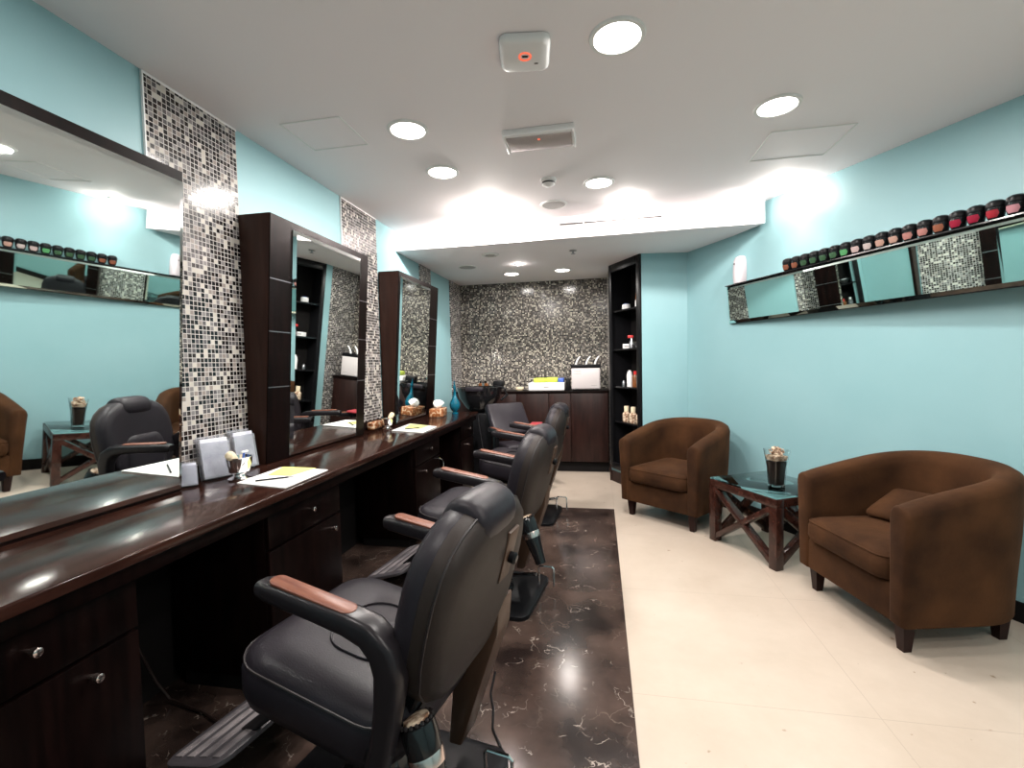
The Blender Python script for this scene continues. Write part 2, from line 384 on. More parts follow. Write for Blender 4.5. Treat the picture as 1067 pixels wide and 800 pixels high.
for x, y, wh in ((-.98, .7, 'above the near end of the counter'), (.9, .9, 'nearest right of the viewpoint'), (2.0, -.2, 'behind the viewpoint midway to the right wall'),
                 (-.4, -.9, 'behind the viewpoint at left'), (3.0, -1.3, 'in the rear right corner behind the viewpoint'), (1.7, .2, 'behind the viewpoint at mid room')):
    downlight(x, y, ZC, .108, 'added unseen downlight ' + wh, DOWN_W * (.7 if x < 0 else .8), 'added downlights out of view')  # unseen lamps, added to illuminate the near part of the room
for x, y, lab in ((-1.01, 5.505, 'left one of two round downlights in the lowered back ceiling'), (-.404, 5.453, 'right one of two round downlights in the lowered back ceiling')):
    downlight(x, y, ZS, .10, lab, DOWN_W * .32, 'downlights in the lowered ceiling')
for x, y, lab, pw in ((.222, 3.747, 'small halogen spot on the ceiling right of the round speaker', 12),
                      (-.87, 3.766, 'small halogen spot on the ceiling at left by the lowered bulkhead', SPOT_W * 1.1),
                      (1.307, 3.72, 'small halogen spot on the ceiling by the right wall', SPOT_W * .30)):
    t = downlight(x, y, ZC, .042, lab, pw, 'small halogen spots before the bulkhead', 'lampwarm', True)
    for c in t.children:
        if c.type == 'LIGHT': c.location = (0, 0, -.055)
    # added cones brighten the bulkhead face, at the right also down the wall
    beams = [((-.25 if x < 0 else .1, .9, -.36), 145, pw * 3.0)] if x < 1 else [((-.75, .6, -.28), 100, pw * 2.6), ((0, .0, -1), 84, 20)]
    for v_, ang, en in beams:
        l = bpy.data.lights.new('halogen_cone', 'SPOT'); l.spot_size = math.radians(ang); l.spot_blend = .7; l.shadow_soft_size = .025; l.energy = en; l.color = (1, .93, .88)
        lo = bpy.data.objects.new('lamp_cone', l); COL.objects.link(lo); lo.parent = t; lo.location = (0, 0, -.03)
        lo.rotation_euler = Vector(v_).to_track_quat('-Z', 'Y').to_euler()
    for c in t.children:
        if c.type == 'LIGHT' and c.data.type == 'POINT': c.data.energy *= .45
t = downlight(-.841, 5.0, ZS, .035, 'small warm halogen spot in the lowered back ceiling', 3, None, 'lampwarm', True)

t = thing('wireless_access_point', 'square white ceiling access point with a glowing red ring', 'access point', (-.275, 1.90, ZC), math.radians(8.5))
MB().loft([[(x, y, z) for x, y in rrect(w_, w_, .03)] for w_, z in ((.16, 0), (.195, -.004), (.20, -.018), (.185, -.032), (.165, -.036))]).build('body', 'white', t, angle=50)
MB().lathe([(.026, 0), (.026, -.003), (.019, -.003), (.019, 0)], (0, -.01, -.036), 28).build('light_ring', 'redring', t)
MB().box((0, -.01, -.037), (.022, .009, .002)).build('logo', 'black', t)
MB().box((.045, .035, -.037), (.015, .006, .002)).build('sensor', 'dark', t)
t = thing('emergency_light', 'white rectangular emergency light with frosted lens on the ceiling', 'emergency light', (-.305, 2.60, ZC))
MB().box((0, 0.01, -.018), (.385, .192, .036), .005).build('housing', 'white', t)
MB().box((0, .016, -.038), (.35, .160, .008), .003).build('lens', 'lens', t)
for sx in (-1, 1): MB().box((sx * .186, .012, -.024), (.012, .19, .044), .003).build('end_cap', 'white', t)
MB().box((0, -.03, -.043), (.012, .012, .004)).build('indicator', 'redring', t)
t = thing('smoke_detector', 'small white smoke detector in front of the round ceiling speaker', 'smoke detector', (-.325, 3.247, ZC))
MB().lathe([(0, 0), (.055, 0), (.055, -.014), (.045, -.020), (.045, -.034), (.03, -.044), (0, -.046)], n=30).build('body', 'white', t)
MB().lathe([(.046, -.022), (.0475, -.025), (.0475, -.029), (.046, -.032)], n=30).build('vent_band', 'dark', t)
t = thing('ceiling_speaker', 'round white grille speaker flush in the main ceiling', 'speaker', (-.338, 3.76, ZC))
MB().lathe([(.105, 0), (.105, -.006), (.09, -.008), (.09, 0)], n=32).build('rim', 'whitepaint', t)
MB().lathe([(0, -.006), (.09, -.006), (.09, 0), (0, 0)], n=32).build('grille', 'grille', t)
t = thing('ceiling_speaker', 'round speaker grille in the lowered ceiling above the basin', 'speaker', (-1.403, 4.99, ZS))
MB().lathe([(.10, 0), (.10, -.006), (.09, -.008), (.09, 0)], n=32).build('rim', 'whitepaint', t)
MB().lathe([(0, -.006), (.09, -.006), (.09, 0), (0, 0)], n=32).build('grille', 'grille', t)
t = thing('air_vent', 'round grey air vent in the lowered ceiling left of the halogen spot', 'vent', (-1.03, 4.49, ZS))
MB().lathe([(.085, 0), (.085, -.008), (.06, -.014), (.06, 0)], n=30).build('rim', 'whitepaint', t)
MB().lathe([(0, -.016), (.045, -.014), (.05, 0), (0, 0)], n=30).build('disc', 'grille', t)
t = thing('sprinkler_head', 'small metal sprinkler head under the lowered ceiling', 'sprinkler', (-.234, 4.554, ZS))
MB().lathe([(0, 0), (.035, 0), (.035, -.004), (.01, -.006), (.008, -.03), (0, -.03)], n=20).build('body', 'steel', t)
MB().lathe([(0, -.030), (.022, -.030), (.022, -.033), (0, -.034)], n=20).build('deflector', 'steel', t)
def hatch(x0, x1, y0, y1, label):
    t = thing('access_hatch', label, 'ceiling hatch', ((x0 + x1) / 2, (y0 + y1) / 2, ZC))
    w_, h_ = x1 - x0, y1 - y0
    m = MB()
    for c, s_ in (((0, h_ / 2, -.002), (w_, .008, .005)), ((0, -h_ / 2, -.002), (w_, .008, .005)), ((w_ / 2, 0, -.002), (.008, h_, .005)), ((-w_ / 2, 0, -.002), (.008, h_, .005))): m.box(c, s_)
    m.build('frame', 'whitepaint', t)
    MB().box((0, 0, -.0008), (w_ - .012, h_ - .012, .0016)).build('panel', 'ceil', t)
hatch(-1.59, -1.26, 2.195, 2.495, 'square access hatch in the ceiling above the left wall')
hatch(.955, 1.38, 2.875, 3.26, 'square access hatch in the ceiling by the right wall')
t = thing('slot_diffuser', 'thin dark linear air slot in the bulkhead face', 'vent', (.10, 4.079, 2.53))
MB().box((0, -.004, 0), (.86, .010, .030), .002).build('frame', 'whitepaint', t).rotation_euler = (0, 0, -.022)
for i, cx in enumerate((-.32, -.11, .11, .32)):
    MB().box((cx, -.0115 - cx * .022, 0), (.195, .004, .012)).build('slot', 'dark', t)

# ------------------------------------------------------------------ mirror units on the left wall
ZB, ZT, XB, XT = CT, 2.155, -1.742, -1.654
FN = Vector((ZT - ZB, 0, -(XT - XB))).normalized()       # normal of leaning front (points into room, slightly down)
def fp(y, z, off=0.0):
    k = (z - ZB) / (ZT - ZB); return Vector((XB + (XT - XB) * k, y, z)) + FN * off
def bevel_mirror(m_, bb, corners, n, parent, bw=.022, th=.014):
    # corners: 4 points (counter-clockwise) of the back plane, n the normal towards the viewer
    c = [Vector(p) for p in corners]; ctr = sum(c, Vector()) / 4
    e1 = (c[1] - c[0]).normalized(); e2 = (c[3] - c[0]).normalized()
    inn = [c[0] + e1 * bw + e2 * bw, c[1] - e1 * bw + e2 * bw, c[2] - e1 * bw - e2 * bw, c[3] + e1 * bw - e2 * bw]
    rim = [p + n * (th * .35) for p in c]; top = [p + n * th for p in inn]
    t = bmesh.new(); A = [t.verts.new(p) for p in c]; B = [t.verts.new(p) for p in rim]; D = [t.verts.new(p) for p in top]
    t.faces.new(A[::-1])
    for i in range(4):
        j = (i + 1) % 4; t.faces.new((A[i], A[j], B[j], B[i])); t.faces.new((B[i], B[j], D[j], D[i]))
    t.faces.new(D); bmesh.ops.recalc_face_normals(t, faces=t.faces)
    q = MB(); q.add(t); return q.build('mirror_glass', m_, parent, smooth=False)
GU = 'leaning mirror units on the counter'
def unit(y0, y1, my0, my1, label, mz1=2.112, strips=True):
    t = thing('mirror_unit', label, 'mirror', (0, 0, 0), 0, GU)
    MB().prism([(XL + .012, y0, ZB), (XB, y0, ZB), (XT, y0, ZT), (XL + .012, y0, ZT)], (0, y1 - y0, 0), .003).build('cabinet_body', 'wenge_side', t)
    q = MB()                                           # veneer face
    q.loft([[fp(y0 + .001, ZB + .002, 0), fp(y0 + .001, ZT - .002, 0), fp(y0 + .001, ZT - .002, .006), fp(y0 + .001, ZB + .002, .006)],
            [fp(y1 - .001, ZB + .002, 0), fp(y1 - .001, ZT - .002, 0), fp(y1 - .001, ZT - .002, .006), fp(y1 - .001, ZB + .002, .006)]]).build('face_frame', 'wenge', t)
    bevel_mirror('mirror', .02, [fp(my0, ZB + .014, .007), fp(my1, ZB + .014, .007), fp(my1, mz1, .007), fp(my0, mz1, .007)], FN, t)
    if strips:
        for z in (1.82, 1.545, 1.25):
            for a, b in ((y0 + .004, my0 - .004), (my1 + .004, y1 - .004)):
                if b - a > .05: MB().loft([[fp(a, z, .0055), fp(a, z + .005, .0055), fp(a, z + .005, .0075), fp(a, z, .0075)], [fp(b, z, .0055), fp(b, z + .005, .0055), fp(b, z + .005, .0075), fp(b, z, .0075)]]).build('inlay_strip', 'steel', t)
    return t
unit(.30, 1.656, .32, 1.652, 'nearest and widest leaning wall mirror at the left edge', strips=False)
unit(2.17, 3.205, 2.345, 3.085, 'middle dark wood mirror unit between two mosaic columns')
unit(3.74, 4.715, 3.765, 4.47, 'farthest dark wood mirror unit, beside the tissue box')

# ------------------------------------------------------------------ counter and drawer pedestals
t = thing('counter_top', 'long glossy dark wood counter running along the left wall', 'counter')
CE = 4.83
MB().box2((XL, .15, CT - .035), (-1.285, CE, CT), .006, 3).build('top_slab', 'wenge_gloss', t)
MB().box2((-1.325, .15, CT - .085), (-1.305, CE, CT - .036), .002).build('apron', 'wenge', t)
MB().box2((XL, CE - .02, CT - .085), (-1.33, CE, CT - .036)).build('end_apron', 'wenge', t)
struct(MB().box2((XL, .15, CT), (XL + .012, CE, .91)).build('trim_4', 'backsplash'))
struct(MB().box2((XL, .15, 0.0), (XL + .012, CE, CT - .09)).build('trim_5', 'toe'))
GP = 'drawer pedestals under the counter'
def pedestal(y0, y1, kd, lab):
    yc = (y0 + y1) / 2
    t = thing('drawer_pedestal', lab, 'cabinet', (-1.35, yc, 0), 0, GP); h = (y1 - y0)
    MB().box2((-.45, -h / 2, .07), (-.002, h / 2, .758), .002).build('carcass', 'wenge', t)
    MB().box2((-.42, -h / 2 + .01, 0), (-.05, h / 2 - .01, .07)).build('plinth', 'toe', t)
    d = MB().box2((-.002, -h / 2 + .003, .612), (.018, h / 2 - .003, .752), .002).build('drawer', 'wenge', t)
    e = MB().box2((-.002, -h / 2 + .003, .075), (.018, h / 2 - .003, .600), .002).build('door', 'wenge', t)
    r = Matrix.Rotation(PI / 2, 3, 'Y')
    pf = [(0, 0), (.006, 0), (.006, .014), (.011, .020), (.011, .036), (.008, .038), (0, .038)]
    MB().lathe(pf, (.018, 0, .70), 20, r).build('knob', 'brass', d)
    MB().lathe(pf, (.018, kd, .55), 20, r).build('knob', 'brass', e)
pedestal(.57, 1.11, .13, 'nearest drawer pedestal at the lower left corner')
pedestal(1.655, 2.19, .17, 'drawer pedestal under the counter below the brochure holders')
pedestal(3.20, 3.73, -.13, 'drawer pedestal behind the middle barber chair')
pedestal(4.36, 4.80, -.07, 'farthest drawer pedestal at the end of the counter')

# ------------------------------------------------------------------ barber chairs
def make_chair(label):
    t = thing('barber_chair', label, 'barber chair', (0, 0, 0), PI, 'barber chairs along the counter')
    # base plate + column
    MB().loft([[(x, y, z) for x, y in rrect(a, b, .06, 5, -.0)] for a, b, z in ((.66, .52, 0), (.66, .52, .022), (.64, .50, .03))]).build('base_plate', 'black', t)
    MB().lathe([(0, .03), (.17, .03), (.165, .05), (.13, .07), (.11, .12), (.10, .20), (.075, .24), (.075, .40), (0, .40)], n=32).build('pump_column', 'blackgloss', t)
    MB().lathe([(.078, .25), (.088, .255), (.088, .285), (.078, .29)], n=32).build('column_ring', 'chrome', t)
    MB().tube([(-.09, .06, .15), (-.20, .10, .17), (-.33, .12, .20), (-.35, .12, .20)], .010).build('pump_lever', 'chrome', t)
    MB().tube([(-.30, -.10, .035), (-.30, -.10, .14), (-.31, -.10, .15), (-.38, -.10, .15), (-.39, -.10, .14), (-.39, -.10, .035)], .006, 8).build('lever_guard', 'chrome', t)
    # seat
    rings = []
    def seat_ring(inset, z): return [(x, y, z) for x, y in rrect(.56 - 2 * inset, .56 - 2 * inset, .11 - inset * .5, 6, .045)]
    s = MB().loft([seat_ring(.035, .355), seat_ring(.012, .365), seat_ring(.0, .40), seat_ring(-.004, .455), seat_ring(.002, .485), seat_ring(.014, .505), seat_ring(.04, .520), seat_ring(.09, .528), seat_ring(.15, .525)]).build('seat', 'leather', t, angle=60)
    MB().tube([Vector(p) for p in seat_ring(.0005, .487)], .0035, 6, True).build('seat_piping', 'piping', s)
    MB().tube([(x * 1, y, .528) for x, y in rrect(.24, .26, .09, 6, .02)], .004, 6, True).build('seam', 'leather', s)
    MB().box((.02, 0, .335), (.40, .42, .045), .01).build('seat_frame', 'black', t)
    # arms
    for sy in (1, -1):
        path = [(.215, .735), (.19, .738), (.12, .740), (.02, .742), (-.08, .742), (-.145, .735), (-.19, .705), (-.212, .65), (-.215, .56), (-.21, .47), (-.20, .40)]
        wv = [.056, .066, .070, .072, .072, .072, .068, .062, .056, .050, .046]; hv = [.040, .05, .052, .052, .056, .064, .075, .075, .065, .06, .06]
        rings = []
        for i, (x, z) in enumerate(path):
            a = path[max(i - 1, 0)]; b = path[min(i + 1, len(path) - 1)]; d = Vector((b[0] - a[0], 0, b[1] - a[1])).normalized(); n = Vector((-d.z, 0, d.x)) * -1
            rings.append([Vector((x, 0, z)) + Vector((0, u, 0)) + n * -v + Vector((0, sy * .272, 0)) for u, v in rrect(wv[i], hv[i], .016, 3)])
        MB().loft(rings).build('armrest', 'armblack', t, angle=50)
        q = []
        for z, k in ((.766, .0), (.771, .0), (.774, .004)):
            q.append([(x, y + sy * .272, z) for x, y in rrect(.27 - 2 * k, .048 - 2 * k, .0235 - k, 6, .045)])
        MB().loft(q).build('arm_pad', 'armwood', t, angle=50)
        MB().beam((-.20, sy * .262, .42), (.10, sy * .245, .39), .03, .05, .008).build('arm_bracket', 'black', t)
    # backrest: leaning shell, outline narrows at the waist and rounds at the top
    th = math.radians(15); ux = Vector((-math.sin(th), 0, math.cos(th))); nx = Vector((math.cos(th), 0, math.sin(th))); o = Vector((-.215, 0, .455))
    H_ = .50
    outl = []
    import bisect
    prof = [(0.02, .09), (.030, .15), (.06, .20), (.115, .240), (.20, .264), (.29, .272), (.37, .270), (.43, .256), (.475, .226), (.51, .180), (.532, .12), (.54, .0)]
    right = [(w_, v_) for v_, w_ in prof]; outl = [(0, 0.02)] + right[:-1] + [(0, .54)] + [(-w_, v_) for w_, v_ in right[:-1][::-1]]
    def bring(scale, off, cu=.24):
        return [o + ux * (cu + (v_ - cu) * scale) + Vector((0, w_ * scale, 0)) + nx * off for w_, v_ in outl]
    MB().loft([bring(.80, .052), bring(.93, .047), bring(.985, .030), bring(1.0, .0), bring(1.0, -.012)]).build('backrest', 'leather', t, angle=70)
    bs = MB().loft([bring(1.0, -.0125), bring(1.0, -.028), bring(.985, -.050), bring(.93, -.072), bring(.82, -.085), bring(.6, -.092)]).build('backrest_shell', 'leather_back', t, angle=70)
    MB().tube(bring(.987, -.0485), .0035, 6, True).build('shell_piping', 'piping', bs)
    # inner stitched panel on the front
    MB().loft([[o + ux * (.17 + y) + Vector((0, x, 0)) + nx * z for x, y in rrect(w_, h_, .07, 5)] for w_, h_, z in ((.30, .27, .050), (.28, .25, .062), (.22, .19, .066))]).build('back_cushion', 'leather', t, angle=60)
    # headrest wraps over the top
    hr = []
    for z_, k in ((-.125, .70), (-.115, .88), (-.09, .97), (-.04, 1.0), (.04, 1.0), (.09, .97), (.115, .88), (.125, .70)):
        c_ = o + ux * .490 + Vector((0, z_ * .92, 0)) + nx * -.012
        hr.append([c_ + ux * y * k + nx * x * k for x, y in rrect(.150, .150, .07, 6)])
    hd = MB().loft(hr).build('headrest', 'leather', t, angle=60)
    MB().box(o + ux * .37 + Vector((0, -.085, 0)) + nx * -.090, (.014, .075, .16), .004, 2, Matrix((nx, Vector((0, 1, 0)), ux)).transposed()).build('headrest_rail_plate', 'brownpanel', t)
    MB().lathe([(0, 0), (.016, 0), (.018, .02), (.012, .026), (0, .026)], o + ux * .36 + Vector((0, -.09, 0)) + nx * -.094, 18, Matrix.Rotation(-PI / 2 - .2, 3, 'Y')).build('headrest_knob', 'black', t)
    # recline cover panel below the back
    MB().prism([(-.20, -.245, .56), (-.345, -.245, .60), (-.335, -.245, .50), (-.195, -.245, .10), (-.15, -.245, .10)], (0, .11, 0), .006).build('side_panel', 'brownpanel', t)
    MB().prism([(-.17, .16, .50), (-.25, .16, .50), (-.19, .16, .36), (-.10, .16, .36)], (0, .03, 0), .004).build('side_panel', 'black', t)
    # footrest
    fr_ = thing_part = MB()
    c_ = Vector((.535, 0, .135)); rot = Matrix.Rotation(math.radians(16), 3, 'Y')
    ft = MB().loft([[c_ + rot @ Vector((x, y, z)) for x, y in rrect(a, b, .05, 5)] for a, b, z in ((.255, .50, -.014), (.27, .52, -.008), (.27, .52, .004), (.26, .51, .008))]).build('footrest', 'alu_dark', t)
    for i in range(4):
        MB().box(c_ + rot @ Vector((-.092 + i * .060, 0, .009)), (.036, .46, .005), .002, 2, rot).build('tread_strip', 'alu', ft)
    for sy in (1, -1): MB().beam((.50, sy * .10, .13), (.22, sy * .13, .36), .022, .035, .005).build('footrest_bracket', 'black', t)
    # seat and arms sit tilted back, front edge raised
    ta = math.radians(-9); P = Vector((0, 0, .45)); Rt = Matrix.Rotation(ta, 3, 'Y')
    for c in list(t.children):
        if c.name.split('.')[0] in ('seat', 'seat_frame', 'armrest', 'arm_pad', 'arm_bracket'):
            c.rotation_euler = (0, ta, 0); c.location = P - Rt @ P
    return t
ch = make_chair('nearest black barber chair, its rear shell facing the viewer')
ch.location = (-.68, 1.32, .003); ch.rotation_euler = (0, 0, math.radians(169))
dup(ch, (-.68, 2.64, .003), math.radians(172), 'middle black barber chair in front of the middle mirror')
dup(ch, (-.700, 4.06, .003), math.radians(175), 'farthest black barber chair, next to the end of the counter')

# hair dryers hanging at the chairs
def dryer(loc, rz, label, m='blackgloss'):
    t = thing('hair_dryer', label, 'hair dryer', loc, rz, 'hair dryers hung behind the chairs')
    r = Matrix.Rotation(math.radians(158), 3, 'Y')
    MB().lathe([(0, -.004), (.036, -.004), (.044, .004), (.046, .03), (.044, .09), (.036, .15), (.030, .20), (.028, .235), (0, .235)], (0, 0, 0), 28, r).build('barrel', m, t)
    g = MB().lathe([(0, -.012), (.032, -.010), (.034, -.004), (0, -.004)], (0, 0, 0), 24, r).build('intake_grille', 'potpourri', t)
    q = MB()
    for i in range(18):
        a = 2 * PI * i / 18; q.sphere(r @ Vector((.041 * math.cos(a), .041 * math.sin(a), -.004)), .0055, u=6, v=4)
    q.build('intake_ring', 'piping', t)
    MB().lathe([(.0455, .07), (.0465, .075), (.0450, .10), (.043, .10)], (0, 0, 0), 24, r).build('gold_band', 'brass', t)
    MB().tube([(.02, 0, -.06), (.05, .0, -.14), (.07, 0, -.20)], .016, 10).build('handle', 'black', t)
    return t
dryer((-.465, 1.075, .455), math.radians(-25), 'black and gold hair dryer hanging behind the nearest chair')
dup([o for o in bpy.data.objects if o.name == 'hair_dryer'][0], (-.385, 2.36, .55), math.radians(-25), 'black hair dryer hanging behind the middle chair')
tag(MB().tube([(-.465, 1.93, .008), (-.455, 1.80, .008), (-.425, 1.72, .008), (-.405, 1.62, .008), (-.35, 1.53, .008), (-.325, 1.42, .008), (-.32, 1.30, .008)], .004, 8).build('power_cable', 'black'), 'thin black power cable lying on the marble floor', 'cable')

# ------------------------------------------------------------------ tub armchairs
def make_armchair(label):
    t = thing('tub_armchair', label, 'armchair', (0, 0, 0), 0, 'brown suede tub armchairs')
    # local: forward = +x
    W, D = .355, .30            # half width / straight arm front x
    def cpath(u):               # centre line, u -1..1
        pts = []
        return pts
    N = 44; path = []
    LS = .30; a_ = W - .045; b_ = .30                 # straight part, ellipse radii
    for i in range(8): path.append((LS - i * (LS + .02) / 8, a_, 0))
    for i in range(N + 1):
        th = PI / 2 + PI * i / N
        c, s = math.cos(th), math.sin(th); e = .80
        path.append((-.02 + b_ * math.copysign(abs(c) ** e, c), a_ * math.copysign(abs(s) ** e, s), (1 - abs(s) ** 2.0)))
    for i in range(8): path.append((-.02 + (i + 1) * (LS + .02) / 8, -a_, 0))
    rings = []; n_ = len(path)
    for i, (x, y, k) in enumerate(path):
        p0 = path[max(i - 1, 0)]; p1 = path[min(i + 1, n_ - 1)]
        d = Vector((p1[0] - p0[0], p1[1] - p0[1], 0)).normalized(); out = Vector((d.y, -d.x, 0))
        if out.dot(Vector((x - .0, y, 0)) if abs(y) > .01 else Vector((x, 0, 0))) < 0: out = -out
        q = min(1, max(0, (LS - x) / (LS + .32))); top = .655 + .135 * (q ** .85)
        h = .055
        ring = []
        prof = [(.030, .13), (.034, .14), (.040, .30), (.052, .50), (.060, top - .04), (.052, top - .012), (.030, top + .004), (.0, top + .008), (-.026, top), (-.042, top - .02), (-.046, top - .06), (-.044, .45), (-.042, .30), (-.040, .135), (-.036, .13)]
        for ov, z in prof: ring.append(Vector((x, y, z)) + out * (ov * 1.05))
        rings.append(ring)
    # round off the arm fronts
    def front(ring, dx, sc):
        c = sum(ring, Vector()) / len(ring); c.z = .42
        return [Vector((p.x + dx, c.y + (p.y - c.y) * sc, c.z + (p.z - c.z) * (1 - (1 - sc) * .12))) for p in ring]
    rings = [front(rings[0], .030, .62), front(rings[0], .024, .86), front(rings[0], .010, .97)] + rings + [front(rings[-1], .010, .97), front(rings[-1], .024, .86), front(rings[-1], .030, .62)]
    MB().loft(rings).build('tub_shell', 'suede', t, angle=65)
    MB().box((.03, 0, .215), (.58, .56, .17), .012, 3).build('seat_base', 'suede', t)
    cu = []
    for inset, z in ((.03, .295), (.008, .305), (0, .33), (0, .385), (.008, .41), (.03, .425), (.09, .438), (.16, .442)):
        cu.append([(x, y, z + .008 * math.cos(y * 4)) for x, y in rrect(.60 - 2 * inset, .535 - 2 * inset, max(.02, .06 - inset * .3), 5, .055)])
    c = MB().loft(cu).build('seat_cushion', 'suede', t, angle=65)
    MB().tube([(x, y, .413) for x, y in rrect(.588, .523, .058, 5, .055)], .004, 6, True).build('cushion_piping', 'suede', c)
    for sx, sy in ((.26, .28), (.26, -.28), (-.25, .22), (-.25, -.22)):
        MB().loft([[(sx + x, sy + y, z) for x, y in ((-a, -a), (a, -a), (a, a), (-a, a))] for a, z in ((.018, 0), (.028, .132))]).build('leg', 'leg', t, smooth=False)
    return t
a1 = make_armchair('large brown suede tub armchair in the right foreground')
F1 = math.atan2(-.217, -.976)
a1.scale = (1.02, 1.03, 1.03); a1.location = (1.55, 2.715, 0); a1.rotation_euler = (0, 0, F1)
a2 = dup(a1, (.66, 4.21, 0), math.atan2(-.76, -.65), 'brown suede tub armchair in the far corner by the shelf niche')
t = tag(MB().loft([[Vector((x * k, y * k, z)) for x, y in rrect(.27, .25, .03, 4)] for k, z in ((.86, -.018), (.98, -.009), (1.0, 0), (.98, .012), (.86, .028), (.5, .040))]).build('throw_cushion', 'suede', angle=70), 'small brown suede cushion lying on the foreground armchair seat', 'cushion')
t.location = (1.60, 2.83, .535); t.rotation_euler = (math.radians(4), math.radians(24), F1 + .25)

# ------------------------------------------------------------------ side table
tb = thing('side_table', 'low dark wood table with glass top and crossed braces', 'table', tuple(NR * 2.715 + TR * 2.565), math.atan2(TR.y, TR.x))
TW, TD, TH = .60, .55, .465          # local x along the wall, local y towards the room (-n)
lw = .06
for sx in (-1, 1):
    for sy in (-1, 1):
        MB().box((sx * (TW / 2 - lw / 2), sy * (TD / 2 - lw / 2), TH / 2 - .03), (lw, lw, TH - .06), .003).build('leg', 'tablewood', tb)
for sy in (-1, 1):
    MB().box((0, sy * (TD / 2 - lw / 2), TH - .035), (TW, lw, .055), .003).build('top_rail', 'tablewood', tb)
    y = sy * (TD / 2 - lw / 2 )
    for s2 in (1, -1):
        MB().beam((-s2 * (TW / 2 - .05), y + s2 * .0, TH - .075), (s2 * (TW / 2 - .045), y, .035), .036 if s2 > 0 else .034, .055, .003, up=(0, 1, 0)).build('brace', 'tablewood', tb)
for sx in (-1, 1):
    MB().box((sx * (TW / 2 - lw / 2), 0, TH - .035), (lw, TD - 2 * lw + .002, .055), .003).build('top_rail', 'tablewood', tb)
    x = sx * (TW / 2 - lw / 2)
    for s2 in (1, -1):
        MB().beam((x, -s2 * (TD / 2 - .05), TH - .075), (x, s2 * (TD / 2 - .045), .035), .055, .036, .003, up=(1, 0, 0)).build('brace', 'tablewood', tb)
MB().box((0, 0, TH - .001), (TW - .01, TD - .01, .012), .003).build('glass_top', 'glass', tb)
# vase with beans and potpourri
vp = Vector((1.165, 3.40, TH + .005))
v = thing('glass_vase', 'square flared glass vase filled with dark beans and potpourri', 'vase', vp, .4); v.scale = (.93, .93, 1.08)
def sq(w_, z, r=.012): return [(x, y, z) for x, y in rrect(w_, w_, r, 3)]
MB().loft([sq(.084, 0), sq(.084, .02), sq(.10, .14), sq(.128, .245), sq(.122, .245), sq(.094, .14), sq(.078, .025), sq(.02, .025, .004)], cap=True).build('glass_body', 'clearglass', v, angle=50)
MB().loft([sq(.074, .027), sq(.088, .12), sq(.098, .17), sq(.04, .176)]).build('beans', 'beans', v, angle=50)['kind'] = 'stuff'
q = MB(); q.loft([sq(.098, .178), sq(.104, .190), sq(.108, .205), sq(.06, .212)])
for i in range(110):
    a = random.uniform(0, 2 * PI); r_ = random.uniform(0, .050); z = .192 + random.uniform(0, .058) + (.045 - r_) * .2
    q.sphere((r_ * math.cos(a), r_ * math.sin(a), z), random.uniform(.006, .012), random.uniform(.6, 1.2), random.uniform(.6, 1.2), random.uniform(.4, 1), 7, 5)
o = q.build('potpourri', 'potpourri', v); o['kind'] = 'stuff'

# ------------------------------------------------------------------ right wall leaning mirror shelf, jars, air freshener
MZ0, MZ1 = 1.655, 1.975; S0, S1 = .55, 3.35
rm = thing('wall_mirror', 'long narrow leaning mirror shelf on the teal right wall', 'mirror')
def mo(s_): return .025 + (3.35 - s_) * math.tan(math.radians(4.7))      # the unit stands off the wall more towards its near end
LN = .32 * math.tan(math.radians(5.25))
q = MB()
q.loft([[wallR(s_, MZ0, mo(s_) - .02), wallR(s_, MZ0, mo(s_)), wallR(s_, MZ1, mo(s_) + LN), wallR(s_, MZ1, mo(s_) + LN - .02)] for s_ in (S0, S1)]).build('back_box', 'black', rm, smooth=False)
mc = [wallR(S0, MZ0 + .004, mo(S0) + .001), wallR(S1, MZ0 + .004, mo(S1) + .001), wallR(S1, MZ1 - .004, mo(S1) + LN), wallR(S0, MZ1 - .004, mo(S0) + LN)]
nn = (mc[1] - mc[0]).cross(mc[3] - mc[0]).normalized()
if nn.dot(-NR) < 0: nn = -nn
bevel_mirror('mirror_right', .02, mc, nn, rm, .022, .012)
q = MB(); q.loft([[wallR(s_, MZ1, 0), wallR(s_, MZ1, mo(s_) + LN + .022), wallR(s_, MZ1 + .008, mo(s_) + LN + .022), wallR(s_, MZ1 + .008, 0)] for s_ in (S0, S1)]).build('top_ledge', 'blackgloss', rm, smooth=False)
for s_ in (1.0, 2.0, 3.0): MB().loft([[wallR(s_ + a, 1.93, 0), wallR(s_ + a, 1.93, mo(s_)), wallR(s_ + a, 1.96, mo(s_)), wallR(s_ + a, 1.96, 0)] for a in (0, .03)]).build('wall_bracket', 'black', rm)
cols = ['red'] * 3 + ['pinkwhite', 'red', 'red', 'crimson', 'rust', 'rust', 'rust', 'pink', 'peach', 'peach', 'white', 'blush', 'green', 'green', 'moss', 'moss', 'moss', 'rust', 'rust', 'moss', 'moss', 'rust']
CJ = dict(red=(.50, .03, .05), pinkwhite=(.75, .35, .40), crimson=(.45, .02, .06), rust=(.40, .14, .08), pink=(.62, .28, .25), peach=(.70, .42, .34), white=(.75, .62, .60), blush=(.80, .60, .58), green=(.15, .50, .20), moss=(.07, .16, .08))
for k, c in CJ.items(): M['jar_' + k] = mat('jar_label_' + k, [q * .55 for q in c], .22)
yaw = math.atan2(-NR.y, -NR.x)
jar0 = thing('styling_tin', 'x', 'tin', (0, 0, 0), yaw, 'row of black tins on the mirror ledge')
